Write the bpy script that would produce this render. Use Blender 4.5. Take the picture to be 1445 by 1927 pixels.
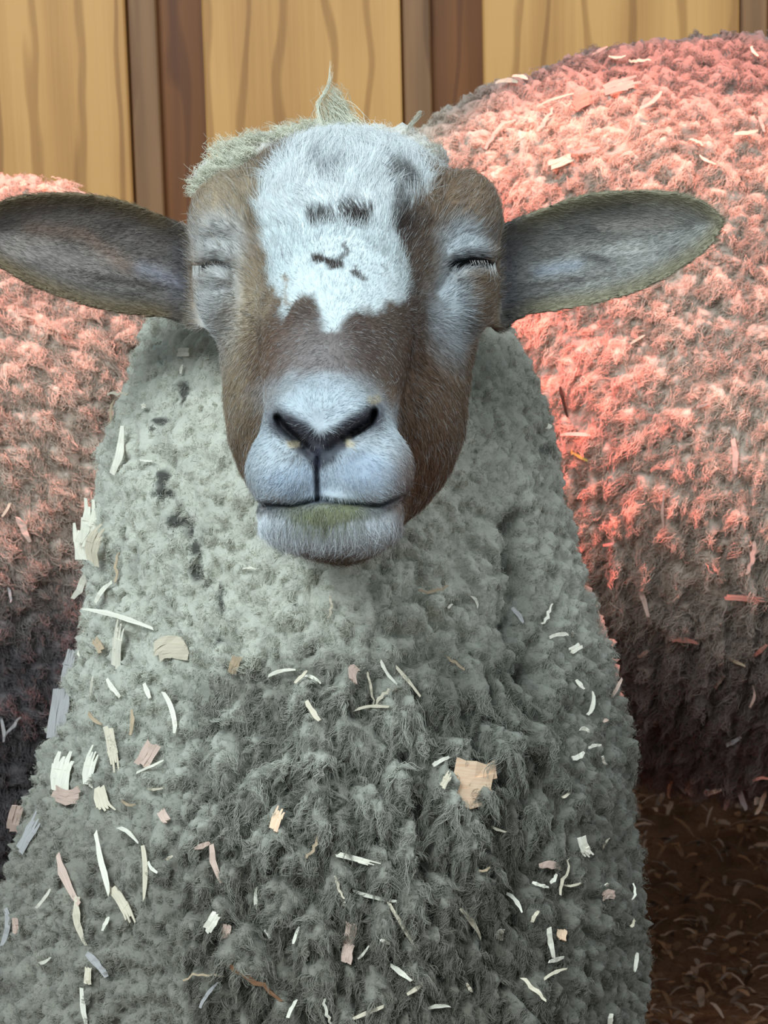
import bpy, math, random
import numpy as np
from mathutils import Matrix, Vector

for o in list(bpy.data.objects): bpy.data.objects.remove(o)
rng = np.random.default_rng(7)
random.seed(7)
DENS = 1.0
SC = bpy.context.scene
COL = SC.collection

# ------------------------------------------------------------------ camera
F = 3929.0                       # focal length in pixels of the 1445 x 1927 frame
CAM = np.array([0.0, 0.0, 0.85])
PITCH = math.radians(10.0); ROLL = math.radians(-1.4)
Rm = Matrix.Rotation(math.pi/2 - PITCH, 3, 'X') @ Matrix.Rotation(ROLL, 3, 'Z')
RC = np.array(Rm)                # columns: camera right, up, back
cam = bpy.data.cameras.new('camera'); camo = bpy.data.objects.new('camera', cam); COL.objects.link(camo)
cam.sensor_fit = 'HORIZONTAL'; cam.sensor_width = 36.0; cam.lens = F/1445.0*36.0
cam.clip_start = 0.02; cam.clip_end = 50
camo.matrix_world = Matrix.Translation(Vector(CAM)) @ Rm.to_4x4()
cam.dof.use_dof = True; cam.dof.focus_distance = 1.08; cam.dof.aperture_fstop = 48.0
SC.camera = camo

# ------------------------------------------------------------------ light
SC.view_settings.view_transform = 'Standard'; SC.view_settings.look = 'None'
SC.view_settings.gamma = 1.0; SC.view_settings.use_curve_mapping = False
SC.view_settings.exposure = 0.0
W = bpy.data.worlds.new('world'); SC.world = W; W.use_nodes = True
bg = W.node_tree.nodes['Background']; bg.inputs[0].default_value = (0.62, 0.80, 0.89, 1); bg.inputs[1].default_value = 0.42

def area(name, loc, target, sx, sy, power, color):
    l = bpy.data.lights.new(name, 'AREA'); l.shape = 'RECTANGLE'; l.size = sx; l.size_y = sy
    l.energy = power; l.color = color
    o = bpy.data.objects.new(name, l); COL.objects.link(o); o.location = loc
    o.rotation_euler = (Vector(target)-Vector(loc)).to_track_quat('-Z', 'Y').to_euler(); return o
def spot(name, loc, target, power, color, ang, blend, rad):
    l = bpy.data.lights.new(name, 'SPOT'); l.energy = power; l.color = color
    l.spot_size = math.radians(ang); l.spot_blend = blend; l.shadow_soft_size = rad
    o = bpy.data.objects.new(name, l); COL.objects.link(o); o.location = loc
    o.rotation_euler = (Vector(target)-Vector(loc)).to_track_quat('-Z', 'Y').to_euler(); return o
area('daylight_opening', (-1.1, -0.9, 2.6), (0.0, 1.3, 0.6), 1.5, 1.5, 106, (0.81, 0.94, 1.0))
area('flank_fill', (2.0, 0.2, 2.3), (0.5, 1.8, 0.6), 1.2, 1.2, 26, (0.88, 0.95, 1.0))  # added fill to brighten the right sheep's flank, no known opening
spot('heat_lamp', (0.24, 1.45, 1.66), (0.27, 1.69, 0.0), 108, (1.0, 0.24, 0.17), 39, 0.5, 0.04)
spot('heat_lamp.001', (-0.44, 1.45, 1.62), (-0.43, 1.72, 0.0), 85, (1.0, 0.26, 0.19), 40, 0.4, 0.04)
spot('red_flank_fill', (-0.10, 1.64, 1.12), (0.20, 1.60, 0.40), 60, (1.0, 0.06, 0.035), 30, 0.7, 0.03)  # added unseen red light for the glow low on the right flank

# ------------------------------------------------------------------ helpers
def P(px, py, D):
    px = np.asarray(px, float); py = np.asarray(py, float); D = np.asarray(D, float)
    c = np.stack([(px-722.5)/F*D, -(py-963.5)/F*D, -D+0*px], -1)
    return c @ RC.T + CAM
def proj(p):
    c = (p-CAM) @ RC
    D = -c[..., 2]
    return c[..., 0]/D*F+722.5, -c[..., 1]/D*F+963.5, D
def lin(r, g, b):
    f = lambda v: v/12.92 if v <= .04045 else ((v+.055)/1.055)**2.4
    return np.array([f(r/255), f(g/255), f(b/255)])
def sstep(a, b, x):
    t = np.clip((x-a)/(b-a), 0, 1); return t*t*(3-2*t)

def _h(ix, iy, iz, s):
    with np.errstate(over='ignore'):
        h = (ix.astype(np.int64)*73856093) ^ (iy.astype(np.int64)*19349663) ^ (iz.astype(np.int64)*83492791) ^ (s*2654435761)
        h = h & 0xffffffff
        h = ((h ^ (h >> 16))*0x45d9f3b) & 0xffffffff
        h = ((h ^ (h >> 16))*0x45d9f3b) & 0xffffffff
        h = h ^ (h >> 16)
    return h.astype(np.float64)/4294967296.0
def vnoise(p, scale, seed=0):        # value noise in -1..1
    q = p/scale; i = np.floor(q).astype(np.int64); f = q-i; f = f*f*(3-2*f)
    r = 0
    for a in (0, 1):
        for b in (0, 1):
            for c in (0, 1):
                w = (f[:, 0] if a else 1-f[:, 0])*(f[:, 1] if b else 1-f[:, 1])*(f[:, 2] if c else 1-f[:, 2])
                r = r + w*_h(i[:, 0]+a, i[:, 1]+b, i[:, 2]+c, seed)
    return r*2-1
def fbm(p, scale, oct=3, seed=0):
    r = 0; a = 1; t = 0
    for k in range(oct):
        r = r + a*vnoise(p, scale/2**k, seed+k*13); t += a; a *= .5
    return r/t
def worley(p, scale, seed=0):        # F1, F2 distances in cell units
    q = p/scale; i = np.floor(q).astype(np.int64)
    d1 = np.full(len(p), 9.0); d2 = np.full(len(p), 9.0)
    for a in (-1, 0, 1):
        for b in (-1, 0, 1):
            for c in (-1, 0, 1):
                x = i[:, 0]+a; y = i[:, 1]+b; z = i[:, 2]+c
                dx = x+_h(x, y, z, seed+1)-q[:, 0]; dy = y+_h(x, y, z, seed+2)-q[:, 1]; dz = z+_h(x, y, z, seed+3)-q[:, 2]
                d = np.sqrt(dx*dx+dy*dy+dz*dz)
                n = d < d1
                d2 = np.where(n, d1, np.minimum(d2, d)); d1 = np.where(n, d, d1)
    return d1, d2

def segd(px, py, pts):
    """distance in the plane to a polyline; also the parameter 0..1 along it"""
    best = np.full(px.shape, 1e9); tt = np.zeros(px.shape); n = len(pts)-1
    for k in range(n):
        ax, ay = pts[k]; bx, by = pts[k+1]
        vx, vy = bx-ax, by-ay; L = vx*vx+vy*vy+1e-9
        t = np.clip(((px-ax)*vx+(py-ay)*vy)/L, 0, 1)
        d = np.hypot(px-ax-t*vx, py-ay-t*vy)
        m = d < best; best = np.where(m, d, best); tt = np.where(m, (k+t)/n, tt)
    return best, tt
def polyd(px, py, pts):
    """signed distance in the plane to a polygon, negative inside"""
    n = len(pts); best = np.full(px.shape, 1e9); ins = np.zeros(px.shape, bool)
    for k in range(n):
        ax, ay = pts[k]; bx, by = pts[(k+1) % n]
        vx, vy = bx-ax, by-ay; L = vx*vx+vy*vy+1e-9
        t = np.clip(((px-ax)*vx+(py-ay)*vy)/L, 0, 1)
        best = np.minimum(best, np.hypot(px-ax-t*vx, py-ay-t*vy))
        if by != ay:
            c = (ay > py) != (by > py)
            ins ^= c & (px < (bx-ax)*(py-ay)/(by-ay)+ax)
    return np.where(ins, -best, best)
def smooth_poly(pts, it=2):
    pts = [tuple(p) for p in pts]
    for _ in range(it):
        o = []
        n = len(pts)
        for k in range(n):
            a = pts[k]; b = pts[(k+1) % n]
            o += [(a[0]*.75+b[0]*.25, a[1]*.75+b[1]*.25), (a[0]*.25+b[0]*.75, a[1]*.25+b[1]*.75)]
        pts = o
    return pts

# ---- solid modelling on a grid: a field of signed distances, meshed by surface nets
def axis(*segs):
    out = []
    for a, b, s in segs:
        n = max(1, int(round((b-a)/s))); out += list(np.linspace(a, b, n, endpoint=False))
    out.append(segs[-1][1]); return np.array(out, np.float32)
class Field:
    def __init__(s, ax, ay, az):
        s.a = (ax, ay, az); s.f = np.full((len(ax), len(ay), len(az)), 0.08, np.float32)
    def sub(s, lo, hi):
        sl = tuple(slice(max(0, int(np.searchsorted(a, l))-1), int(np.searchsorted(a, h))+1) for a, l, h in zip(s.a, lo, hi))
        X, Y, Z = np.meshgrid(*(a[q] for a, q in zip(s.a, sl)), indexing='ij', sparse=True)
        return sl, X, Y, Z
    def blend(s, sl, d, k, cut=False):
        g = s.f[sl]; d = d.astype(np.float32)
        if cut:
            h = np.clip(.5-.5*(g+d)/k, 0, 1); s.f[sl] = g*(1-h)+(-d)*h+k*h*(1-h)
        else:
            h = np.clip(.5+.5*(d-g)/k, 0, 1); s.f[sl] = d*(1-h)+g*h-k*h*(1-h)
    def ell(s, c, r, k=.015, R=None, cut=False):
        R = RC if R is None else R; r = np.array(r, float); m = max(r)+max(k, .004)*1.6
        sl, X, Y, Z = s.sub(c-m, c+m); X = X-c[0]; Y = Y-c[1]; Z = Z-c[2]
        q = [X*R[0, i]+Y*R[1, i]+Z*R[2, i] for i in range(3)]
        k0 = np.sqrt(sum((q[i]/r[i])**2 for i in range(3))); k1 = np.sqrt(sum((q[i]/r[i]**2)**2 for i in range(3)))
        s.blend(sl, k0*(k0-1)/np.maximum(k1, 1e-6), k, cut)
    def cone(s, a, b, ra, rb, k=.015, cut=False):
        m = max(ra, rb)+max(k, .004)*1.6; lo = np.minimum(a, b)-m; hi = np.maximum(a, b)+m
        sl, X, Y, Z = s.sub(lo, hi); v = b-a; L = float(v@v)
        t = np.clip(((X-a[0])*v[0]+(Y-a[1])*v[1]+(Z-a[2])*v[2])/L, 0, 1)
        d = np.sqrt((X-a[0]-t*v[0])**2+(Y-a[1]-t*v[1])**2+(Z-a[2]-t*v[2])**2)-(ra+(rb-ra)*t)
        s.blend(sl, d, k, cut)
    def mesh(s):
        f = s.f; ax = s.a; neg = f < 0
        nx, ny, nz = f.shape
        c = np.zeros((nx-1, ny-1, nz-1), np.uint8)
        for i in (0, 1):
            for j in (0, 1):
                for k in (0, 1): c += neg[i:nx-1+i, j:ny-1+j, k:nz-1+k]
        act = (c > 0) & (c < 8); I, J, K = np.nonzero(act)
        idx = np.full(act.shape, -1, np.int64); idx[I, J, K] = np.arange(len(I))
        acc = np.zeros((len(I), 3)); cnt = np.zeros(len(I))
        cor = [(i, j, k) for i in (0, 1) for j in (0, 1) for k in (0, 1)]
        for p in range(8):
            for q in range(p+1, 8):
                A = cor[p]; B = cor[q]
                if sum(abs(A[n]-B[n]) for n in range(3)) != 1: continue
                fa = f[I+A[0], J+A[1], K+A[2]]; fb = f[I+B[0], J+B[1], K+B[2]]
                m = (fa < 0) != (fb < 0); t = np.where(m, fa/np.where(m, fa-fb, 1), 0)
                pa = np.stack([ax[0][I+A[0]], ax[1][J+A[1]], ax[2][K+A[2]]], -1); pb = np.stack([ax[0][I+B[0]], ax[1][J+B[1]], ax[2][K+B[2]]], -1)
                acc += np.where(m[:, None], pa+(pb-pa)*t[:, None], 0); cnt += m
        V = acc/cnt[:, None]; Q = []
        for d in range(3):
            s0 = [slice(None)]*3; s1 = [slice(None)]*3; s0[d] = slice(0, -1); s1[d] = slice(1, None)
            for e in range(3):
                if e != d: s0[e] = s1[e] = slice(1, -1)
            a = neg[tuple(s0)]; b = neg[tuple(s1)]
            I, J, K = np.nonzero(a != b); sg = a[I, J, K]
            g = [I, J, K]
            for e in range(3):
                if e != d: g[e] = g[e]+1
            e1, e2 = [(1, 2), (2, 0), (0, 1)][d]
            def at(o1, o2):
                h = [x.copy() for x in g]; h[e1] = h[e1]-o1; h[e2] = h[e2]-o2; return idx[h[0], h[1], h[2]]
            q = np.stack([at(1, 1), at(0, 1), at(0, 0), at(1, 0)], -1)
            q[~sg] = q[~sg][:, ::-1]; Q.append(q)
        Q = np.concatenate(Q); Q = Q[(Q >= 0).all(1)]
        return V, Q
def vnormals(V, Q):
    n = np.cross(V[Q[:, 2]]-V[Q[:, 0]], V[Q[:, 3]]-V[Q[:, 1]]); N = np.zeros_like(V)
    for k in range(4):
        for c in range(3): N[:, c] += np.bincount(Q[:, k], n[:, c], len(V))
    return N/np.maximum(np.linalg.norm(N, axis=1), 1e-12)[:, None]
def relax(V, Q, it=1, w=.5, mask=None):
    e = np.concatenate([Q[:, [0, 1]], Q[:, [1, 2]], Q[:, [2, 3]], Q[:, [3, 0]]]); n = len(V)
    cnt = np.bincount(e[:, 0], minlength=n)+np.bincount(e[:, 1], minlength=n)
    for _ in range(it):
        A = np.stack([np.bincount(e[:, 0], V[e[:, 1], c], n)+np.bincount(e[:, 1], V[e[:, 0], c], n) for c in range(3)], -1)/np.maximum(cnt, 1)[:, None]
        V = V+(A-V)*(w if mask is None else w*mask[:, None])
    return V

def link(name, data, mat=None, parent=None, kind=None):
    o = bpy.data.objects.new(name, data); COL.objects.link(o)
    if mat and hasattr(data, 'materials') and len(data.materials) == 0: data.materials.append(mat)
    if parent:
        o.parent = parent; o.matrix_parent_inverse = Matrix.Translation(-parent.location)
    if kind: o['kind'] = kind
    return o
def mesh_from(name, V, Q, smooth=True, col=None):
    me = bpy.data.meshes.new(name); V = np.asarray(V, np.float32); Q = np.asarray(Q, np.int32); k = Q.shape[1]
    me.vertices.add(len(V)); me.vertices.foreach_set('co', V.ravel())
    me.loops.add(Q.size); me.loops.foreach_set('vertex_index', Q.ravel())
    me.polygons.add(len(Q)); me.polygons.foreach_set('loop_start', np.arange(0, Q.size, k, dtype=np.int32))
    me.polygons.foreach_set('use_smooth', np.full(len(Q), smooth))
    me.update(calc_edges=True)
    if col is not None:
        a = me.color_attributes.new('col', 'FLOAT_COLOR', 'POINT')
        a.data.foreach_set('color', np.concatenate([col, np.ones((len(V), 1))], 1).astype(np.float32).ravel())
    return me
def hair(name, pts, rad, col, mat, parent):
    """pts (n, m, 3) strands as one curves object, rad (n,) root radius, col (n,3)"""
    n, m, _ = pts.shape
    cu = bpy.data.hair_curves.new(name); cu.add_curves([m]*n)
    cu.points.foreach_set('position', pts.astype(np.float32).ravel())
    t = np.linspace(0, 1, m); r = rad[:, None]*(1-.75*t**2)[None]
    at = cu.attributes.get('radius') or cu.attributes.new('radius', 'FLOAT', 'POINT')
    at.data.foreach_set('value', r.astype(np.float32).ravel())
    a = cu.attributes.new('col', 'FLOAT_COLOR', 'CURVE')
    a.data.foreach_set('color', np.concatenate([col, np.ones((n, 1))], 1).astype(np.float32).ravel())
    cu.materials.append(mat)
    return link(name, cu, None, parent, 'stuff')
def sample(V, Q, N, n, w=None, extra=()):
    """n points spread over the faces by area times a weight"""
    T = np.concatenate([Q[:, [0, 1, 2]], Q[:, [0, 2, 3]]])
    A = np.linalg.norm(np.cross(V[T[:, 1]]-V[T[:, 0]], V[T[:, 2]]-V[T[:, 0]]), axis=1)
    if w is not None: A = A*w[T].mean(1)
    c = np.cumsum(A); k = np.searchsorted(c, rng.random(n)*c[-1])
    k = np.minimum(k, len(T)-1)
    u = rng.random(n); v = rng.random(n); m = u+v > 1; u = np.where(m, 1-u, u); v = np.where(m, 1-v, v)
    B = np.stack([1-u-v, u, v], -1)
    g = lambda X: (X[T[k]]*B[..., None]).sum(1)
    nn = g(N); nn /= np.maximum(np.linalg.norm(nn, axis=1), 1e-9)[:, None]
    return (g(V), nn)+tuple(g(e) for e in extra)
def unit(v): return v/np.maximum(np.linalg.norm(v, axis=-1), 1e-9)[..., None]

# ---- materials
def mat_attr(name, rough=.75, sheen=0.0, bump=None, spec=.3):
    m = bpy.data.materials.new(name); m.use_nodes = True; nt = m.node_tree; b = nt.nodes['Principled BSDF']
    a = nt.nodes.new('ShaderNodeAttribute'); a.attribute_name = 'col'
    nt.links.new(a.outputs['Color'], b.inputs['Base Color'])
    b.inputs['Roughness'].default_value = rough; b.inputs['Specular IOR Level'].default_value = spec
    if sheen: b.inputs['Sheen Weight'].default_value = sheen
    if bump:
        tx = nt.nodes.new('ShaderNodeTexNoise'); tx.inputs['Scale'].default_value = bump[0]; tx.inputs['Detail'].default_value = 5
        tc = nt.nodes.new('ShaderNodeTexCoord'); nt.links.new(tc.outputs['Object'], tx.inputs['Vector'])
        bp = nt.nodes.new('ShaderNodeBump'); bp.inputs['Strength'].default_value = bump[1]; bp.inputs['Distance'].default_value = bump[2]
        nt.links.new(tx.outputs['Fac'], bp.inputs['Height']); nt.links.new(bp.outputs['Normal'], b.inputs['Normal'])
    return m
M_skin = mat_attr('short_coat', .7, 0, (900, .5, .0006))
M_wool = mat_attr('matted_wool', .95, .2, (420, .7, .002), .1)
M_hair = mat_attr('coat_hair', .55, 0, None, .35)
M_curl = mat_attr('wool_fibre', .8, 0, None, .15)
def thing(name, label, cat, loc=(0, 0, 0), group=None):
    o = bpy.data.objects.new(name, None); COL.objects.link(o); o.location = loc; o.empty_display_size = .05
    o['label'] = label; o['category'] = cat
    if group: o['group'] = group
    bpy.context.view_layer.update()
    return o

# ------------------------------------------------------------------ the near sheep: one continuous body
SHEEP_BASE = (0.0, 1.36, 0.0)
LEAR = smooth_poly([(385, 455), (352, 428), (300, 402), (230, 375), (150, 361), (70, 362), (0, 375), (-45, 405), (-62, 440), (-40, 480), (10, 512), (70, 543), (140, 570), (210, 588), (280, 596), (340, 602), (385, 622), (410, 600), (410, 500)], 1)
REAR = smooth_poly([(915, 440), (945, 426), (1000, 398), (1080, 370), (1160, 357), (1240, 356), (1310, 370), (1355, 398), (1364, 428), (1335, 470), (1270, 515), (1200, 551), (1120, 574), (1040, 586), (975, 596), (940, 625), (900, 600), (900, 500)], 1)
def ear(Fd, poly, D0, D1, x0, x1, cup=.85):
    cs = [P(x, y, D) for x in (min(p[0] for p in poly)-8, max(p[0] for p in poly)+8) for y in (340, 640) for D in (1.08, 1.2)]
    sl, X, Y, Z = Fd.sub(np.min(cs, 0), np.max(cs, 0))
    G = np.stack(np.broadcast_arrays(X, Y, Z), -1)
    px, py, D = proj(G)
    d2 = polyd(px, py, poly)*D/F
    t = np.clip((px-x0)/(x1-x0), 0, 1)
    e = np.clip(-d2, 0, .05)
    n0 = D0+(D1-D0)*t + cup*.034*(1-np.exp(-e/.014)) - .006*np.exp(-((py-(540-70*t))/16)**2)*sstep(0, .15, t)*sstep(.75, .4, t)
    th = .0042*np.sqrt(np.clip(e/.006, 0, 1))+.0006 + .010*sstep(.16, 0, t)
    a = np.abs(D-n0)-th; b = d2
    Fd.blend(sl, np.maximum(a, b)*.8, .006)

fx = axis((-.44, -.26, .008), (-.26, -.112, .0022), (-.112, .082, .0013), (.082, .215, .0022), (.215, .42, .008))
fy = axis((.90, 1.09, .0013), (1.09, 1.22, .002), (1.22, 1.34, .006), (1.34, 2.2, .012))
fz = axis((-.01, .52, .010), (.52, .66, .004), (.66, .925, .0013))
B = Field(fx, fy, fz)
B.ell(P(649, 440, 1.135), (.0765, .047, .062), .012)                 # skull
B.cone(P(650, 440, 1.127), P(617, 810, 1.005), .050, .030, .02)       # forehead to nose bridge
B.cone(P(654, 600, 1.145), P(650, 790, 1.118), .0725, .0615, .012)       # cheeks
B.cone(P(650, 790, 1.118), P(640, 935, 1.085), .0605, .034, .012)      # jaw
B.ell(P(423, 420, 1.118), (.018, .024, .030), .012)                   # brow left / right
B.ell(P(882, 415, 1.118), (.017, .024, .030), .012)
B.ell(P(420, 540, 1.120), (.015, .024, .028), .012)
B.ell(P(880, 540, 1.120), (.015, .024, .028), .012)
B.ell(P(620, 868, 1.008), (.0345, .034, .030), .008)                  # muzzle
B.ell(P(540, 885, .992), (.0195, .020, .020), .008)
B.ell(P(703, 885, .992), (.0190, .020, .020), .008)
B.ell(P(600, 775, .990), (.024, .013, .018), .008)
B.ell(P(622, 966, 1.005), (.0350, .0205, .028), .003)                # lower lip and chin
B.cone(P(650, 560, 1.19), P(650, 1150, 1.33), .065, .075, .03)        # throat and neck
TR = np.eye(3)
trunk = [((-.02, 1.30, .50), (.13, .12, .16)), ((-.02, 1.40, .49), (.15, .16, .17))]
B.cone(P(650, 900, 1.28), np.array([-.02, 1.34, .50]), .075, .12, .05)
for c, r in trunk: B.ell(np.array(c), r, .05, TR)
for x, y in ((-.10, 1.26), (.06, 1.26), (-.11, 1.48), (.07, 1.48)):
    ky = y+(.03 if y > 1.4 else 0)
    B.cone(np.array([x, y, .42]), np.array([x, ky, .26]), .06, .032, .03)
    B.cone(np.array([x, ky, .26]), np.array([x, y, .06]), .024, .018, .01)
    B.cone(np.array([x, y, .06]), np.array([x, y-.012, .016]), .024, .028, .01)
ear(B, LEAR, 1.150, 1.135, 380, -60)
ear(B, REAR, 1.150, 1.140, 925, 1360)
V, Q = B.mesh()
V = relax(V, Q, 2, .5)
N = vnormals(V, Q)

# face relief: creases pushed in and swellings pushed out along the view of the face
px, py, D = proj(V)
fr = -(N @ RC[:, 2])                        # < 0 : faces the front
front = sstep(.05, -.35, fr)*(D < 1.2)
push = np.zeros(len(V))
def crease(pts, w, depth, dmax=2.0, power=2, taper=True):
    global push
    d, t = segd(px, py, pts)
    s = np.minimum(1, np.minimum(t, 1-t)*6+.25) if taper else 1
    push += depth*np.exp(-(d/w)**power)*s*front*(D < dmax)
crease([(470, 948), (500, 948), (550, 951), (600, 940), (650, 948), (710, 951), (760, 932), (775, 912)], 5, .0065, 1.07)          # mouth
crease([(597, 858), (596, 890), (598, 940)], 4.5, .005, 1.05)                            # philtrum
crease([(518, 775), (528, 800), (548, 818), (570, 838)], 8, .010, 1.05)                   # nostrils
crease([(706, 768), (697, 792), (676, 806), (650, 822)], 8, .012, 1.05)
crease([(570, 838), (590, 858)], 8, .004, 1.05); crease([(650, 822), (612, 852)], 8, .004, 1.05)
crease([(505, 800), (530, 838), (560, 862)], 16, -.002, 1.05); crease([(715, 795), (690, 832), (650, 855)], 16, -.002, 1.05)
crease([(520, 765), (575, 800), (600, 815), (640, 798), (700, 760)], 14, -.0025, 1.05)
crease([(372, 508), (392, 497), (412, 495), (432, 505)], 8, .0060)                           # closed eyes
crease([(848, 502), (872, 492), (900, 492), (928, 500)], 10, .010)
crease([(366, 492), (392, 472), (420, 468), (445, 488)], 12, -.0035)                          # lids
crease([(842, 482), (872, 466), (905, 466), (934, 484)], 12, -.004)
crease([(372, 526), (400, 518), (436, 524)], 8, -.0028); crease([(372, 548), (400, 542), (440, 540)], 9, .0012); crease([(850, 522), (880, 514), (920, 520)], 10, -.002)
crease([(430, 505), (450, 530), (462, 560)], 12, .002); crease([(850, 508), (830, 535), (815, 560)], 12, .003)
crease([(375, 440), (410, 420), (450, 430)], 16, -.002)
crease([(740, 420), (775, 480), (800, 560)], 24, .003); crease([(515, 420), (490, 500), (480, 570)], 22, .002)
crease([(470, 800), (452, 870), (470, 940)], 12, .003, 1.12)
V = V - (push[:, None])*RC[:, 2][None]
V = V + .0006*np.where((D < 1.2)[:, None], fbm(V, .012, 3, 5)[:, None]*N, 0)
N = vnormals(V, Q)

# coat pattern (albedo) with painted eye-slit shade, in head coordinates
WHT = lin(208, 216, 216); TAN = lin(176, 158, 132); BRN = lin(128, 108, 88); DRK = lin(82, 67, 60); GRY = lin(184, 194, 200); PALE = lin(205, 206, 205)
BLAZE = smooth_poly([(490, 350), (520, 310), (540, 270), (570, 225), (720, 225), (800, 262), (822, 320), (812, 350), (790, 372), (748, 392), (744, 440), (768, 510), (772, 548), (752, 575), (730, 570), (712, 590), (690, 582), (665, 590), (640, 608), (622, 632), (606, 600), (596, 572), (578, 552), (562, 556), (545, 580), (528, 600), (532, 565), (512, 548), (506, 505), (492, 455), (486, 400)], 1)
def coat(V, N, px, py, D):
    n = len(V)
    wx = px+12*fbm(V*[1, 1, .45], .007, 3, 21); wy = py+12*fbm(V*[1, 1, .45], .009, 3, 22)
    C = np.tile(BRN, (n, 1))
    def mix(c, m):
        nonlocal C; m = np.clip(m, 0, 1)[:, None]; C = C*(1-m)+c*m
    def blob(cx, cy, rx, ry, c, a=1.0, s=.5):
        d = np.hypot((wx-cx)/rx, (wy-cy)/ry); mix(c, a*sstep(1+s, 1-s, d))
    blob(430, 600, 60, 190, TAN, .7); blob(430, 370, 70, 70, TAN, .75); blob(840, 370, 70, 50, lin(135, 112, 90), .7)
    blob(415, 580, 42, 95, PALE, .85); blob(415, 455, 50, 55, PALE, .75); blob(845, 590, 42, 90, GRY, .8); blob(870, 460, 48, 50, GRY, .75)
    blob(470, 640, 45, 120, TAN, .6)
    blob(610, 640, 110, 105, DRK, .92, .35); blob(720, 640, 85, 100, DRK, .8); blob(770, 470, 35, 130, DRK, .75); blob(520, 690, 60, 90, lin(110, 84, 68), .7)
    blob(595, 690, 62, 70, lin(142, 134, 132), .75, .7)
    blob(800, 780, 60, 150, lin(114, 84, 64), .6)
    mz = (D < 1.062)
    blob(600, 745, 95, 42, GRY, .8*1.0, .6)
    d = np.hypot((wx-621)/165, (wy-868)/135); mix(GRY, .92*sstep(1.18, .86, d)*mz)
    blob(560, 905, 60, 35, lin(162, 180, 200), .6); blob(685, 890, 60, 40, lin(160, 176, 196), .6)
    d, t = segd(wx, wy, [(528, 795), (560, 812), (597, 835), (645, 812), (700, 785)]); mix(lin(50, 50, 62), .92*sstep(30, 9, d)*mz)
    d, t = segd(wx, wy, [(562, 835), (597, 872), (640, 835)]); mix(lin(46, 48, 58), .9*sstep(24, 8, d)*mz)
    for q_ in ([(522, 786), (540, 808), (560, 826), (574, 838)], [(705, 772), (693, 800), (668, 814), (648, 824)]):
        d, t = segd(px, py, q_); mix(lin(14, 12, 16), .95*sstep(12, 5, d)*mz); mix(lin(70, 62, 66), .6*sstep(34, 8, d)*mz*(d > 11))
    for cx_, cy_ in ((553, 838), (662, 838), (704, 752)): mix(lin(190, 175, 145), .7*sstep(1.3, .6, np.hypot((wx-cx_)/11, (wy-cy_)/9))*mz)
    d, t = segd(px, py, [(597, 850), (596, 890), (598, 942)]); mix(lin(38, 40, 55), .9*sstep(9, 3, d)*mz)
    d, t = segd(px, py, [(475, 950), (550, 953), (600, 944), (650, 951), (720, 952), (772, 925)]); mix(lin(58, 62, 70), .8*sstep(9, 3, d)*mz)
    mix(lin(226, 232, 236), .95*mz*sstep(955, 975, wy)*sstep(1045, 1025, wy)*sstep(165, 140, np.abs(wx-625)))
    d = np.hypot((wx-618)/112, (wy-964)/28); mix(lin(95, 96, 90), .8*sstep(1.2, .7, d)*mz*(py > 946))
    d = np.hypot((wx-618)/78, (wy-968)/22); mix(lin(118, 120, 80), .75*sstep(1.25, .5, d)*mz*(py > 946))
    mix(lin(90, 66, 50), sstep(1040, 1054, wy)*(D < 1.2)); blob(800, 930, 60, 120, lin(110, 76, 54), .7)
    hx = px+16*fbm(V*[1, 1, .5], .0045, 3, 31); hy = py+16*fbm(V*[1, 1, .5], .006, 3, 32)
    hd = (D < 1.16)
    mix(WHT, sstep(9, -9, polyd(hx, hy, BLAZE))*hd)
    mix(lin(232, 238, 238), sstep(9, -9, polyd(hx, hy, BLAZE))*hd*sstep(460, 380, py))
    mix(lin(150, 130, 108), .75*sstep(10, 0, segd(hx, hy, [(538, 520), (542, 570)])[0]))
    for pts, w, a in (([(585, 412), (630, 412), (690, 410)], 9, .85), ([(655, 408), (692, 414)], 11, .9), ([(598, 485), (640, 492)], 8, .9), ([(640, 492), (655, 470), (650, 455)], 5, .7), ([(668, 512), (686, 528)], 6, .8), ([(722, 500), (728, 504)], 3, .6), ([(590, 310), (620, 330)], 14, .4), ([(740, 330), (775, 350)], 14, .75), ([(752, 380), (760, 450)], 14, .7)):
        mix(DRK*.45, min(1, a*1.15)*sstep(w*1.7, w*.5, segd(hx, hy, pts)[0]))
    # ears: grey brown inside, olive rim
    for poly, s in ((LEAR, -1), (REAR, 1)):
        ed = polyd(px, py, poly); m = (sstep(366, 352, px) if s < 0 else sstep(934, 946, px))*(D < 1.24)*(D > 1.05)*(V[:, 2] > .70)
        k = fbm(V*[.5, 1, 1.6], .02, 3, 41)
        base = lin(126, 118, 112)*(1+.7*k[:, None]) if s < 0 else lin(146, 144, 138)*(1+.6*k[:, None])
        tip = np.clip(((300-px)/350 if s < 0 else (px-1000)/350), 0, 1)
        base = base*(1+.3*tip[:, None])
        C = C*(1-m[:, None])+base*m[:, None]
        rim = m*sstep(-42, -8, ed); c = lin(112, 96, 68) if s < 0 else lin(140, 132, 104)
        mix(c, .85*rim)
    mix(lin(170, 168, 180), .5*np.exp(-(segd(px, py, [(270, 505), (345, 535)])[0]/14)**2)*(px < 355))
    mix(lin(150, 124, 108), .6*np.exp(-(segd(px, py, [(60, 430), (160, 440), (240, 500)])[0]/16)**2)*(px < 355))
    mix(lin(180, 188, 200), .6*np.exp(-(segd(px, py, [(1010, 512), (1080, 500)])[0]/12)**2)*(px > 945))
    mix(lin(188, 178, 170), .6*np.exp(-(segd(px, py, [(1130, 425), (1250, 420)])[0]/13)**2)*(px > 945))
    mix(lin(40, 36, 36), .7*np.exp(-(segd(px, py, [(1098, 483), (1140, 492)])[0]/9)**2)*(px > 945))
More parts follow.
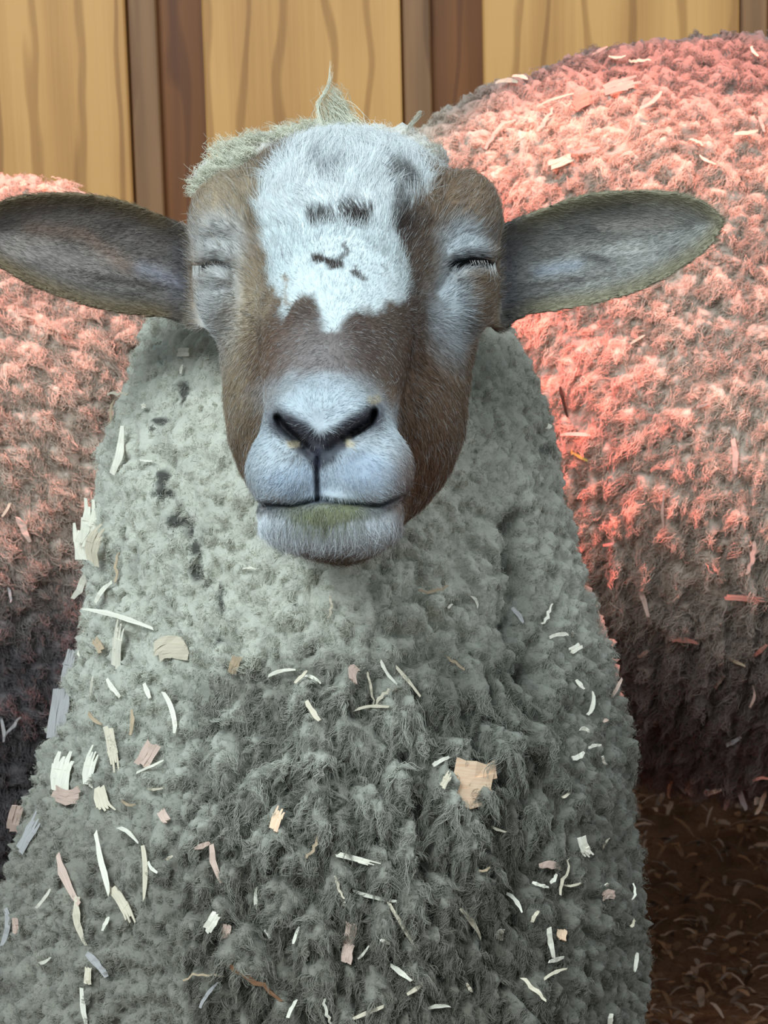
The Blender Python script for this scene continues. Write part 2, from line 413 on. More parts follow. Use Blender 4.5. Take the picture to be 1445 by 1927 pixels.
    mix(lin(58, 56, 62), .7*sstep(60, 0, np.abs(px-350))*(px < 352)*(V[:, 2] > .69)); mix(lin(58, 56, 66), .75*sstep(80, 0, np.abs(px-945))*(px > 943)*(V[:, 2] > .69)*(D < 1.25))
    for pts in ([(378, 506), (395, 497), (412, 495), (430, 503)], [(852, 502), (875, 493), (905, 494), (926, 502)]):
        mix(lin(26, 22, 24), .95*sstep(np.where(px > 700, 14, 9), np.where(px > 700, 8, 3), segd(px, py, pts)[0])*(D < 1.2))  # socket shade and a dark glimpse of eye painted along the slits
    C = C*(1+.16*fbm(V*[1.6, 1, .5], .003, 2, 51))[:, None]
    return np.clip(C, 0, .9)
px, py, D = proj(V)
C = coat(V, N, px, py, D)
sheep = thing('sheep', 'near sheep with white blazed brown face and eyes closed facing the camera', 'sheep', SHEEP_BASE)
body = link('body', mesh_from('body', V, Q, True, C), M_skin, sheep)
print('body', len(V), len(Q))

# ------------------------------------------------------------------ fleece
def lumps(V, N, s1, a1, s2, a2, aniso, seed):
    """rounded clumps of wool with creases between them"""
    q = V*aniso + .35*s1*np.stack([fbm(V, s1*1.6, 2, seed+k) for k in range(3)], -1)
    d1, d2 = worley(q, s1, seed); e1 = sstep(0, .38, d2-d1)
    e, f = worley(q+7.1, s2, seed+9); e2 = sstep(0, .45, f-e)
    return a1*(e1*(1-.5*d1**2)-.6)+a2*(e2*(1-.4*e*e)-.6), e1, e2
def wool(name, V, Q, N, Cv, W, nl, per, ln, sp, curl, rad, pts, drop, lift, mat, parent, conv=.55, comb=None):
    """locks of crimped fibres: each lock shares its bend and its curl"""
    p, n, c, w = sample(V, Q, N, nl, W, (Cv, W[:, None]))
    L = ln*(.55+.9*rng.random(nl))*np.clip(w[:, 0], .5, 1.4)
    down = np.array([0, 0, -1.0]) if comb is None else comb(p)
    tx = unit(rng.normal(size=(nl, 3)))
    d = unit(n*lift+down*drop+tx*.55)
    d = unit(d-n*np.minimum(0, (d*n).sum(1)-.12)[:, None])
    u = unit(np.cross(d, tx)); v = np.cross(d, u)
    ph = rng.random(nl)*6.28; om = (1.1+1.3*rng.random(nl))*6.28
    cr = curl*(.5+rng.random(nl))
    T = np.linspace(0, 1, pts)
    k = np.repeat(np.arange(nl), per); M = len(k)
    off = rng.normal(size=(M, 3))*sp; nn = n[k]; off -= (off*nn).sum(1)[:, None]*nn
    hl = L[k]*(.65+.6*rng.random(M)); p0 = p[k]+off-nn*.0025
    hc = cr[k]*(.7+.6*rng.random(M)); hp = ph[k]+rng.normal(size=M)*.8
    tt = T[None, :, None]
    env = (T**.7)[None, :]
    a = hp[:, None]+om[k][:, None]*T[None]
    X = p0[:, None]+d[k][:, None]*(hl[:, None, None]*tt)-(off*conv)[:, None]*tt**1.5 + down[k][:, None]*(hl[:, None, None]*tt**2*.35*drop) if comb is not None else \
        p0[:, None]+d[k][:, None]*(hl[:, None, None]*tt)-(off*conv)[:, None]*tt**1.5 + down*(hl[:, None, None]*tt**2*.35*drop)
    X = X+u[k][:, None]*(hc[:, None]*env*np.cos(a))[..., None]+v[k][:, None]*(hc[:, None]*env*np.sin(a))[..., None]
    col = c[k]*(.82+.36*rng.random(M))[:, None]
    return hair(name, X, rad*(.6+.8*rng.random(M)), np.clip(col, 0, .9), mat, parent)

gx = axis((-.34, -.22, .006), (-.22, .20, .0026), (.20, .34, .006))
gy = axis((.98, 1.30, .0026), (1.30, 1.46, .006), (1.46, 2.2, .010))
gz = axis((.20, .34, .008), (.34, .82, .0026), (.82, .94, .004))
G = Field(gx, gy, gz)
ch = [(600, 622, 1.305, 300), (620, 800, 1.30, 400), (618, 1000, 1.29, 455), (628, 1150, 1.275, 452), (640, 1300, 1.268, 488), (647, 1450, 1.268, 528), (625, 1600, 1.27, 568), (610, 1750, 1.272, 608), (596, 1960, 1.278, 632)]
q = [(P(x, y, D), r*D/F) for x, y, D, r in ch]
for (a, ra), (b, rb) in zip(q[:-1], q[1:]): G.cone(a, b, ra*.97, rb*.97, .02)
for c, r in (((-.03, 1.33, .45), (.175, .20, .19)), ((-.03, 1.40, .46), (.180, .18, .195))): G.ell(np.array(c), r, .05, TR)
G.cone(P(640, 480, 1.235), P(620, 760, 1.30), .052, .10, .03)
G.ell(P(640, 300, 1.172), (.062, .020, .035), .012)
G.ell(P(415, 335, 1.150), (.016, .013, .016), .008); G.ell(P(470, 305, 1.155), (.020, .010, .016), .008)
# the face and the ears stay free of the fleece
G.cone(P(654, 600, 1.145), P(650, 790, 1.118), .0745, .0635, .010, cut=True)
G.cone(P(650, 790, 1.118), P(640, 940, 1.080), .0625, .038, .010, cut=True)
G.ell(P(649, 450, 1.125), (.078, .048, .062), .008, cut=True)
G.ell(P(120, 480, 1.16), (.085, .040, .03), .01, cut=True); G.ell(P(1180, 480, 1.16), (.085, .040, .03), .01, cut=True)
V2, Q2 = G.mesh(); V2 = relax(V2, Q2, 3); N2 = vnormals(V2, Q2)
px2, py2, D2 = proj(V2)
up = sstep(1250, 800, py2)
low = sstep(1150, 1350, py2)*sstep(250, 450, px2)*sstep(1150, 950, px2)
h, e1, e2 = lumps(V2, N2, .023, .0125, .0095, .005, np.array([1.15, 1.15, .72]), 3)
hs, f1, f2 = lumps(V2, N2, .017, .0055, .007, .003, np.array([1.0, 1.0, .9]), 4)
h = hs*(1-low*.9)*(1-.45*up)+h*(.35+.75*low)*(1-up*.45)+.010*low*fbm(V2, .035, 2, 19)
h += .004*fbm(V2, .05, 3, 17)
w1, w2 = worley(V2*[1, 1, .7]+.004*np.stack([vnoise(V2, .008, 40+k) for k in range(3)], -1), .0058, 77)
h += .0022*(sstep(0, .4, w2-w1)-.6)*(1-.3*up)
# the deep folds at the sides of the ruff
fold = np.zeros(len(V2))
for pts, w, dp in (([(975, 980), (985, 1080), (975, 1180), (1010, 1280)], 17, .020), ([(395, 1060), (400, 1150), (430, 1220)], 10, .008), ([(470, 1300), (520, 1400), (500, 1480)], 14, .010), ([(310, 870), (300, 900)], 9, .006), ([(330, 960), (345, 1000)], 12, .006), ([(370, 1040), (365, 1080)], 9, .006), ([(760, 1250), (830, 1230), (900, 1200)], 18, .007), ([(900, 1380), (935, 1500), (960, 1620)], 16, .009), ([(540, 1480), (600, 1600), (640, 1700)], 13, .008), ([(760, 1420), (800, 1520), (815, 1660)], 12, .008)):
    d, t = segd(px2+10*fbm(V2, .01, 2, 8), py2, pts); fold += dp*np.exp(-(d/w)**2)*(D2 < 1.3)
V2 = V2+N2*(h-fold)[:, None]; N2 = vnormals(V2, Q2)
CW = np.tile(lin(188, 184, 168), (len(V2), 1))
m = fbm(V2, .05, 3, 61)[:, None]
CW = CW*(1+.22*m)
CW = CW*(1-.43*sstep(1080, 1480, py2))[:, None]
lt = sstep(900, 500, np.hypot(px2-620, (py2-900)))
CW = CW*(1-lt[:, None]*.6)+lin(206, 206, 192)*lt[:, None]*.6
CW = CW*(1-.30*sstep(820, 960, px2)*sstep(560, 700, py2)-.12*sstep(1150, 1300, py2)*sstep(420, 560, px2))[:, None]  # right of the neck darkened in colour to stand for weaker light
fd = segd(px2+10*fbm(V2, .01, 2, 8), py2, [(975, 960), (985, 1080), (975, 1180), (1010, 1280)])[0]; CW = CW*(1-.45*np.exp(-(fd/18)**2)*(D2 < 1.3))[:, None]  # shade inside the deep fold painted into the wool colour
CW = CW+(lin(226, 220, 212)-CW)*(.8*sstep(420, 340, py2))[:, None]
dirt_shade = np.clip(.55*sstep(.1, .6, fbm(V2, .02, 3, 71))+.9*(1-e1)*(.25+low)+.45*(1-e2)*low, 0, 1)[:, None]  # random dirt, plus crevice shade painted into the wool colour
CW = CW*(1-.6*dirt_shade)+lin(78, 74, 62)*.6*dirt_shade
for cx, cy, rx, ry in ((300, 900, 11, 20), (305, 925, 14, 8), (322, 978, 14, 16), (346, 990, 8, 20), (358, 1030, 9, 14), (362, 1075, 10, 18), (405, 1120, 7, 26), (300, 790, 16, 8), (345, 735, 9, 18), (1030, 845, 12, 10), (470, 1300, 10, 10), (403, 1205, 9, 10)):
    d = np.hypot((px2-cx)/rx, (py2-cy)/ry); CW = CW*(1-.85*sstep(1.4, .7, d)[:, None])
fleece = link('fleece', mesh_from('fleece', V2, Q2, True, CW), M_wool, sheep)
vis = (D2 < 1.36)*1.0+.10
Wf = vis*(py2 < 2050)*(.55+.45*sstep(-.3, .5, -(N2@RC[:, 2])*-1))
print('fleece', len(V2))
Wa = Wf*(.35+.65*low)
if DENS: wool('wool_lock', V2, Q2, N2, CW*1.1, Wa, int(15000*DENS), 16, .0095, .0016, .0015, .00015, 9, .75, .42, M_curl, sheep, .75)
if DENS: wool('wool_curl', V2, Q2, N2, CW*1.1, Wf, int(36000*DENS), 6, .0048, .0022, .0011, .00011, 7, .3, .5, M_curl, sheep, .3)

# ------------------------------------------------------------------ short coat on face and ears
def coat_hair(name, nh, W, ln, rad, stiff):
    p, n, c = sample(V, Q, N, nh, W, (C,))
    hx, hy, hD = proj(p)
    # the coat runs down the face to the nose, up and outward over the forehead, out along the ears
    cx = 640; cy = 600
    fx_ = (hx-cx)/260.0; fy_ = (hy-cy)/200.0
    fl = np.stack([fx_*.8, -fy_, -.2+0*fx_], -1)
    chin = (hy > 945)*(hD < 1.08); fl[chin] = np.stack([(hx[chin]-620)/220, -1+0*hx[chin], .2+0*hx[chin]], -1)
    mz = (hD < 1.05)*(hy > 720)*(hy <= 945); fl[mz] = np.stack([(hx[mz]-600)/140, -(hy[mz]-800)/150, 0*hx[mz]], -1)
    le = hx < 352; fl[le] = [-1, .15, 0]; re = hx > 945; fl[re] = [1, .25, 0]
    fl = unit(fl+1e-4)@RC.T
    fl = fl+.40*np.stack([fbm(p, .012, 2, 80+k) for k in range(3)], -1)+(.75*((hy < 430) & (hx > 440) & (hx < 860))[:, None])*np.stack([vnoise(p, .007, 85+k) for k in range(3)], -1)+.16*rng.normal(size=(nh, 3))
    fl = unit(fl-(fl*n).sum(1)[:, None]*n)
    L = ln(hx, hy, hD)*(.6+.7*rng.random(nh)); T = np.linspace(0, 1, 5)[None, :, None]
    X = p[:, None]-n[:, None]*.0004+(fl[:, None]*(T*(1-.15*stiff))+n[:, None]*(stiff*T*(1-.5*T)))*L[:, None, None]
    X += (rng.normal(size=(nh, 3))*.08*L[:, None])[:, None]*T**2
    cc = np.clip(c*(.75+.5*rng.random(nh))[:, None], 0, .92)
    lt_ = (rng.random(nh) < .16)[:, None]*(hx[:, None] > 352)*(hx[:, None] < 945); cc = np.where(lt_, cc*.45+PALE*.5, cc)
    dk_ = (rng.random(nh) < np.where(hy < 430, .03, .09))[:, None]*(hD[:, None] > 1.04); cc = np.where(dk_, cc*.45, cc)
    return hair(name, X, rad*(.6+.7*rng.random(nh)), cc, M_hair, sheep)
def LEN(hx, hy, hD):
    L = np.full(hx.shape, .0062)
    L = np.where((hy < 440) & (hx > 440) & (hx < 860), .009+.005*sstep(420, 280, hy), L)
    L = np.where((hD < 1.05), .0036, L); L = np.where((hy > 975) & (hD < 1.08), .009, L)
    L = np.where((hx < 352) | (hx > 945), .0045, L); return L
Wc = ((V[:, 2] > .60)*(D < 1.30)).astype(float)*(1+.0*D)
Wc *= np.where(-(N@RC[:, 2]) > .35, .25, 1.0)
slit = np.minimum(segd(px, py, [(378, 506), (395, 497), (412, 495), (430, 503)])[0], segd(px, py, [(852, 502), (875, 493), (905, 494), (926, 502)])[0])
nost = np.minimum(segd(px, py, [(518, 778), (548, 812), (585, 850)])[0], segd(px, py, [(706, 768), (697, 790), (650, 822), (612, 850)])[0])
Wc *= sstep(np.where(px > 700, 8, 5), np.where(px > 700, 13, 10), slit)*np.where(D < 1.06, sstep(8, 22, nost), 1)
Wc *= np.where((D < 1.06), np.clip(sstep(4, 9, segd(px, py, [(597, 858), (597, 940)])[0]), .1, 1), 1)
if DENS: coat_hair('short_fur', int(240000*DENS), Wc, LEN, .00009, .38)

# ------------------------------------------------------------------ wooden wall and bedding floor
def ray(px, py, plane_y):
    d = P(px, py, 1.0)-CAM; return CAM+d*((plane_y-CAM[1])/d[1])
def wood(name, c1, c2, scale):
    m = bpy.data.materials.new(name); m.use_nodes = True; nt = m.node_tree; b = nt.nodes['Principled BSDF']; L = nt.links
    tc = nt.nodes.new('ShaderNodeTexCoord'); oi = nt.nodes.new('ShaderNodeObjectInfo')
    ad = nt.nodes.new('ShaderNodeVectorMath'); ad.operation = 'ADD'; cb = nt.nodes.new('ShaderNodeCombineXYZ')
    ml = nt.nodes.new('ShaderNodeMath'); ml.operation = 'MULTIPLY'; ml.inputs[1].default_value = 7.0
    L.new(oi.outputs['Random'], ml.inputs[0]); L.new(ml.outputs[0], cb.inputs[2]); L.new(ml.outputs[0], cb.inputs[0])
    L.new(tc.outputs['Object'], ad.inputs[0]); L.new(cb.outputs[0], ad.inputs[1])
    mp = nt.nodes.new('ShaderNodeMapping'); mp.inputs['Scale'].default_value = (1, 1, .16); L.new(ad.outputs[0], mp.inputs['Vector'])
    wv = nt.nodes.new('ShaderNodeTexWave'); wv.wave_type = 'RINGS'; wv.rings_direction = 'Z'; wv.inputs['Scale'].default_value = scale; wv.inputs['Distortion'].default_value = 7; wv.inputs['Detail'].default_value = 3; wv.inputs['Detail Scale'].default_value = 1.2
    L.new(mp.outputs[0], wv.inputs['Vector'])
    m2 = nt.nodes.new('ShaderNodeMapping'); m2.inputs['Scale'].default_value = (160, 160, 3.0); L.new(ad.outputs[0], m2.inputs['Vector'])
    ns = nt.nodes.new('ShaderNodeTexNoise'); ns.inputs['Scale'].default_value = 1; ns.inputs['Detail'].default_value = 4; L.new(m2.outputs[0], ns.inputs['Vector'])
    n3 = nt.nodes.new('ShaderNodeTexNoise'); n3.inputs['Scale'].default_value = 6; n3.inputs['Detail'].default_value = 2; L.new(ad.outputs[0], n3.inputs['Vector'])
    rp = nt.nodes.new('ShaderNodeValToRGB'); rp.color_ramp.elements[0].color = (*c1, 1); rp.color_ramp.elements[1].color = (*c2, 1); rp.color_ramp.elements[1].position = .62
    a = nt.nodes.new('ShaderNodeMix'); a.data_type = 'FLOAT'; a.inputs[0].default_value = .55; L.new(wv.outputs['Fac'], a.inputs[2]); L.new(ns.outputs['Fac'], a.inputs[3])
    a2 = nt.nodes.new('ShaderNodeMix'); a2.data_type = 'FLOAT'; a2.inputs[0].default_value = .30; L.new(a.outputs[0], a2.inputs[2]); L.new(n3.outputs['Fac'], a2.inputs[3])
    L.new(a2.outputs[0], rp.inputs['Fac']); m4 = nt.nodes.new('ShaderNodeMapping'); m4.inputs['Scale'].default_value = (1, 1, .22); L.new(ad.outputs[0], m4.inputs['Vector'])
    w4 = nt.nodes.new('ShaderNodeTexWave'); w4.wave_type = 'BANDS'; w4.bands_direction = 'X'; w4.inputs['Scale'].default_value = 6.5; w4.inputs['Distortion'].default_value = 5.5; w4.inputs['Detail'].default_value = 2; w4.inputs['Detail Scale'].default_value = 2.2; L.new(m4.outputs[0], w4.inputs['Vector'])
    r4 = nt.nodes.new('ShaderNodeValToRGB'); r4.color_ramp.elements[0].position = .02; r4.color_ramp.elements[0].color = (.62, .55, .48, 1); r4.color_ramp.elements[1].position = .13; r4.color_ramp.elements[1].color = (1, 1, 1, 1); L.new(w4.outputs['Fac'], r4.inputs[0])
    mx = nt.nodes.new('ShaderNodeMix'); mx.data_type = 'RGBA'; mx.blend_type = 'MULTIPLY'; mx.inputs[0].default_value = .8; L.new(rp.outputs['Color'], mx.inputs[6]); L.new(r4.outputs['Color'], mx.inputs[7])
    L.new(mx.outputs[2], b.inputs['Base Color']); b.inputs['Roughness'].default_value = .55
    bp = nt.nodes.new('ShaderNodeBump'); bp.inputs['Strength'].default_value = .25; bp.inputs['Distance'].default_value = .002; L.new(a2.outputs[0], bp.inputs['Height']); L.new(bp.outputs[0], b.inputs['Normal'])
    return m
M_board = wood('honey_wood', tuple(lin(164, 110, 56)), tuple(lin(220, 166, 98)), 3.2)
M_under = wood('brown_wood', tuple(lin(92, 52, 20)), tuple(lin(132, 80, 34)), 10)
M_batten = wood('grey_brown_wood', tuple(lin(112, 76, 46)), tuple(lin(150, 110, 72)), 12)
def boxmesh(name, x0, x1, y0, y1, z0, z1, bev=.002):
    V = []; 
    for z in (z0, z1):
        V += [(x0+bev, y0, z), (x1-bev, y0, z), (x1, y0+bev, z), (x1, y1, z), (x0, y1, z), (x0, y0+bev, z)]
    Q = [(i, (i+1) % 6, (i+1) % 6+6, i+6) for i in range(6)]
    me = bpy.data.meshes.new(name); me.from_pydata(V, [], Q+[(5, 4, 3, 2, 1, 0), (6, 7, 8, 9, 10, 11)]); me.update(); return me
WY = 2.40
wall = link('wall_back', boxmesh('wall_back', -1.8, 1.8, WY+.05, WY+.08, 0, 2.0), M_under, None, 'structure')
edges = [(-1.62, -1.38), (-1.28, -1.04), (-.94, -.71)]
X = lambda p: float(ray(p, 60, WY)[0])
front = [(X(-240), X(236)), (X(381), X(754)), (X(909), X(1391)), (X(1540), X(1920))]
x = X(1920)
while x < 1.6: front.append((x+.1, x+.34)); x += .34
x = X(-240)
while x > -1.6: front.insert(0, (x-.34, x-.1)); x -= .34
for a, b in front:
    me = boxmesh('board', a, b, WY, WY+.026, 0, 1.98)
    link('board', me, M_board, wall)
for (a, b), (c, d) in zip(front[:-1], front[1:]):
    link('batten', boxmesh('batten', b+.001, b+.034, WY+.012, WY+.040, 0, 1.98), M_batten, wall)
    link('recessed_board', boxmesh('recessed_board', b+.020, c+.02, WY+.0265, WY+.05, 0, 1.98), M_under, wall)

# bedding
nx, ny = 260, 260
gx_, gy_ = np.meshgrid(np.linspace(-1.8, 1.8, nx), np.linspace(-1.2, WY+.05, ny), indexing='ij')
fp = np.stack([gx_.ravel(), gy_.ravel(), 0*gx_.ravel()], -1); bank = lambda y: .13*sstep(1.95, 2.35, y)
fp[:, 2] = bank(fp[:, 1])-.006+.022*np.maximum(-.3, fbm(fp, .16, 4, 91))+.006*fbm(fp, .03, 2, 92)
fi = np.arange(nx*ny).reshape(nx, ny); fq = np.stack([fi[:-1, :-1], fi[1:, :-1], fi[1:, 1:], fi[:-1, 1:]], -1).reshape(-1, 4)
fc = lin(128, 94, 72)*(1+.5*fbm(fp, .04, 3, 93))[:, None]
floor = link('floor', mesh_from('floor', fp, fq, True, fc), mat_attr('bedding_ground', .95, 0, (160, .8, .01), .1), None, 'structure')
# loose shavings and straw over the floor: thin bent flakes
n = 26000
c = np.stack([rng.uniform(-1.3, 1.5, n), WY-.05-1.9*rng.random(n)**1.4, 0*rng.random(n)], -1)
c[:, 2] = bank(c[:, 1])+.004+.022*np.maximum(-.3, fbm(c*[1, 1, 0], .16, 4, 91))+.012*rng.random(n)
a = rng.random(n)*6.28; L_ = rng.uniform(.003, .015, n); w_ = rng.uniform(.0008, .004, n); tl = rng.normal(size=n)*.35
u = np.stack([np.cos(a), np.sin(a), tl], -1); v = np.stack([-np.sin(a), np.cos(a), rng.normal(size=n)*.3], -1)
up_ = np.array([0, 0, 1.0])
rows = []
for s, k in ((-1, .0), (-.3, 1), (.4, .9), (1, -.3)):
    for t in (-1, 1): rows.append(c+u*(s*L_)[:, None]+v*(t*w_*(.5 if abs(s) == 1 else 1))[:, None]+up_*(k*L_*.25)[:, None])
sv = np.stack(rows, 1).reshape(-1, 3); b0 = (np.arange(n)*8)[:, None]
sq = np.concatenate([b0+np.array([[k, k+1, k+3, k+2]]) for k in (0, 2, 4)])
sc = np.where(rng.random((n, 1)) < .6, lin(150, 112, 84), lin(176, 150, 134))*(.35+.7*rng.random((n, 1))); sc = np.repeat(sc, 8, 0)
me = mesh_from('wood_bedding', sv, sq, False, sc)
o = link('wood_bedding', me, mat_attr('shaving_litter', .8), floor, 'stuff'); md = o.modifiers.new('thick', 'SOLIDIFY'); md.thickness = .0006


# ------------------------------------------------------------------ the two sheep behind
def back_sheep(name, label, ells, cones, legs, cuts, seed, colf, dens, base, ribs=None, tint=1.0, combdir=(0, 0, -1)):
    root = thing(name, label, 'sheep', base)
    lo = np.min([e[0]-np.max(e[1])-.05 for e in ells]+[np.minimum(c[0], c[1])-.1 for c in cones], 0); hi = np.max([e[0]+np.max(e[1])+.05 for e in ells]+[np.maximum(c[0], c[1])+.1 for c in cones], 0)
    lo[2] = max(lo[2], -.01)
    g = Field(*(axis((lo[i], hi[i], .0075)) for i in range(3)))
    for e in ells: g.ell(e[0], e[1], .06, TR)
    V, Q = g.mesh(); V = relax(V, Q, 2); N = vnormals(V, Q)
    # a finer net: split each face once
    b = Field(*(axis((lo[i]-.03, hi[i]+.03, .012)) for i in range(3)))
    for e in ells: b.ell(e[0], np.array(e[1])-.03, .05, TR)
    for c in cones: b.cone(*c)
    bv, bq = b.mesh(); bv = relax(bv, bq, 2)
    link('body', mesh_from('body', bv, bq, True, np.tile(lin(70, 56, 48), (len(bv), 1))), M_skin, root)
    if True:
        E = np.concatenate([Q[:, [k, (k+1) % 4]] for k in range(4)]); E.sort(1); key = E[:, 0]*len(V)+E[:, 1]
        uq, inv = np.unique(key, return_inverse=True); em = .5*(V[uq//len(V)]+V[uq % len(V)]); nQ = len(Q)
        ei = (len(V)+inv.reshape(4, nQ)).T; fcx = len(V)+len(uq)+np.arange(nQ)
        V = np.concatenate([V, em, V[Q].mean(1)])
        Q = np.concatenate([np.stack([Q[:, k], ei[:, k], fcx, ei[:, k-1]], -1) for k in range(4)]); V = relax(V, Q, 2); N = vnormals(V, Q)
    h, e1, e2 = lumps(V, N, .024, .0070, .010, .0055, np.array([1.0, 1.0, 1.1]), seed)
    h = h+.008*fbm(V, .09, 3, seed+5)
    px, py, D = proj(V)
    if ribs: h = h+ribs(V, px, py)
    V = V+N*h[:, None]; N = vnormals(V, Q); px, py, D = proj(V)
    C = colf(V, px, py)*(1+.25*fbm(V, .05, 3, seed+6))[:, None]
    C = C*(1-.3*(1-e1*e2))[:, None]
    C = np.clip(C, 0, .9)
    link('fleece', mesh_from('fleece', V, Q, True, C), M_wool, root)
    W = ((px > -150) & (px < 1600) & (py > -80) & (py < 2050) & ((N*(V-CAM)).sum(1) < .1))*1.0
    cd = np.array(combdir, float)
    if DENS:
        wool('wool_lock', V, Q, N, C*1.1, W+1e-6, int(dens*DENS), 14, .0095, .0036, .0018, .00022, 7, .7, .5, M_curl, root, .75, lambda p: np.tile(cd, (len(p), 1)))
    return root, V, Q, N
A = np.array
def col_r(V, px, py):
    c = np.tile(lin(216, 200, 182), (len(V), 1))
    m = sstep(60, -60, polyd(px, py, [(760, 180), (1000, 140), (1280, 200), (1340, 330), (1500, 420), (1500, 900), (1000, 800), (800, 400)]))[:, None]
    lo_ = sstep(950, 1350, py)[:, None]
    c = c*(1-lo_)+lin(128, 112, 104)*lo_  # lower flank darkened for a soiled belly and painted shade
    tp = sstep(260, 120, py+30*vnoise(V, .05, 3))[:, None]; c = c*(1-tp*.85)+lin(120, 114, 108)*tp*.85  # crest greyed in colour to stand for the red light fading there
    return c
def ribs_r(V, px, py):
    m = sstep(820, 950, py)*sstep(1560, 1300, py)
    return m*.008*np.sin((V[:, 0]+.016*vnoise(V*[1, 1, .6], .07, 7))/.0225*2*math.pi)*(.55+.45*vnoise(V, .05, 9))
RS = back_sheep('sheep', 'large woolly sheep with pink red lit fleece standing behind at the right', [(A([.315, 1.81, .595]), (.305, .215, .325)), (A([.66, 1.82, .595]), (.36, .21, .325)), (A([.245, 1.82, .795]), (.245, .17, .125))],
   [(A([.14, 1.73, .44]), A([.16, 1.77, .24]), .07, .034, .03), (A([.16, 1.77, .24]), A([.15, 1.73, .03]), .026, .026, .01), (A([.14, 1.91, .44]), A([.16, 1.95, .24]), .07, .034, .03), (A([.16, 1.95, .24]), A([.15, 1.91, .03]), .026, .026, .01),
    (A([.80, 1.73, .46]), A([.80, 1.73, .26]), .06, .034, .03), (A([.80, 1.73, .26]), A([.80, 1.72, .03]), .026, .026, .01), (A([.80, 1.91, .46]), A([.80, 1.91, .26]), .06, .034, .03), (A([.80, 1.91, .26]), A([.80, 1.81, .03]), .026, .026, .01),
    (A([.86, 1.81, .72]), A([1.08, 1.81, .92]), .10, .07, .05), (A([1.08, 1.81, .94]), A([1.26, 1.81, .84]), .07, .04, .03), (A([1.06, 1.80, .96]), A([1.04, 1.90, .93]), .018, .012, .01), (A([1.06, 1.64, .96]), A([1.04, 1.54, .93]), .018, .012, .01)],
   None, None, 101, col_r, 17000, (.45, 1.72, 0), ribs_r, 1, (-.5, -.1, -1))
def col_l(V, px, py):
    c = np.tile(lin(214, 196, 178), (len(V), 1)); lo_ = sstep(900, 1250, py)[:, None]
    c = c*(1-lo_)+lin(104, 98, 98)*lo_; return c  # shadow low on the flank painted into the wool colour
LS = back_sheep('sheep', 'sheep behind at the left edge with pinkish back and dark flank', [(A([-.43, 1.75, .555]), (.30, .20, .275)), (A([-.76, 1.75, .55]), (.32, .20, .27)), (A([-.36, 1.70, .40]), (.19, .15, .19)), (A([-.30, 1.75, .66]), (.155, .15, .165))],
   [(A([-.26, 1.64, .34]), A([-.25, 1.68, .2]), .06, .034, .03), (A([-.25, 1.68, .2]), A([-.26, 1.65, .03]), .026, .026, .01), (A([-.26, 1.82, .34]), A([-.25, 1.86, .2]), .06, .034, .03), (A([-.25, 1.86, .2]), A([-.26, 1.83, .03]), .026, .026, .01),
    (A([-.92, 1.64, .4]), A([-.92, 1.64, .2]), .06, .034, .03), (A([-.92, 1.64, .2]), A([-.92, 1.63, .03]), .026, .026, .01), (A([-.92, 1.80, .4]), A([-.92, 1.80, .2]), .06, .034, .03), (A([-.92, 1.80, .2]), A([-.92, 1.79, .03]), .026, .026, .01),
    (A([-.98, 1.72, .62]), A([-1.28, 1.72, .84]), .10, .07, .05), (A([-1.28, 1.72, .86]), A([-1.46, 1.72, .76]), .07, .04, .03), (A([-1.26, 1.80, .88]), A([-1.24, 1.90, .85]), .018, .012, .01), (A([-1.26, 1.64, .88]), A([-1.24, 1.54, .85]), .018, .012, .01)],
   None, None, 131, col_l, 11000, (-.5, 1.72, 0), None, 1, (.6, -.1, -.8))

# ------------------------------------------------------------------ crown wool, lashes, whiskers, chewed grass
def guide_hair(name, items, mat, parent):
    P_, R_, C_ = [], [], []
    for pts, D, n, sx, conv, curl, rad, col in items:
        g = np.array(pts, float); m = 14; s = np.linspace(0, len(g)-1, m); i = np.minimum(s.astype(int), len(g)-2); f = (s-i)[:, None]
        c = g[i]*(1-f)+g[i+1]*f; c[1:-1] = (c[:-2]+c[1:-1]*2+c[2:])/4
        T = np.linspace(0, 1, m); base = rng.normal(size=(n, 3))*[sx, sx*.25, .004*1]
        k = (1-conv*T**.8)
        ln = .45+.55*rng.random(n)**.7
        tt = ln[:, None]*T[None]; ii = tt*(m-1); i0 = np.minimum(ii.astype(int), m-2); ff = (ii-i0)[..., None]
        cc = c[i0]*(1-ff)+c[i0+1]*ff
        X2 = cc+base[:, None, :2]*k[None, :, None]
        Dp = D+base[:, None, 2]*k[None]+.003*vnoise((X2.reshape(-1, 2)/30)@np.array([[1, 0, .3], [0, 1, .2]]), 1.0, 3).reshape(n, m)
        X = P(X2[..., 0], X2[..., 1], Dp)
        ph = rng.random((n, 1))*6.28; om = 6+9*rng.random((n, 1))
        a = ph+om*T[None]
        X = X+curl*(np.cos(a)[..., None]*RC[:, 0]+np.sin(a)[..., None]*RC[:, 2]+.4*np.sin(a*1.7)[..., None]*RC[:, 1])*(T**.5)[None, :, None]
        P_.append(X); R_.append(rad*(.6+.8*rng.random(n))); C_.append(col*(.75+.4*rng.random((n, 1))))
    return hair(name, np.concatenate(P_), np.concatenate(R_), np.clip(np.concatenate(C_), 0, .92), mat, parent)
CR = lin(222, 220, 200); CG = lin(190, 186, 170)
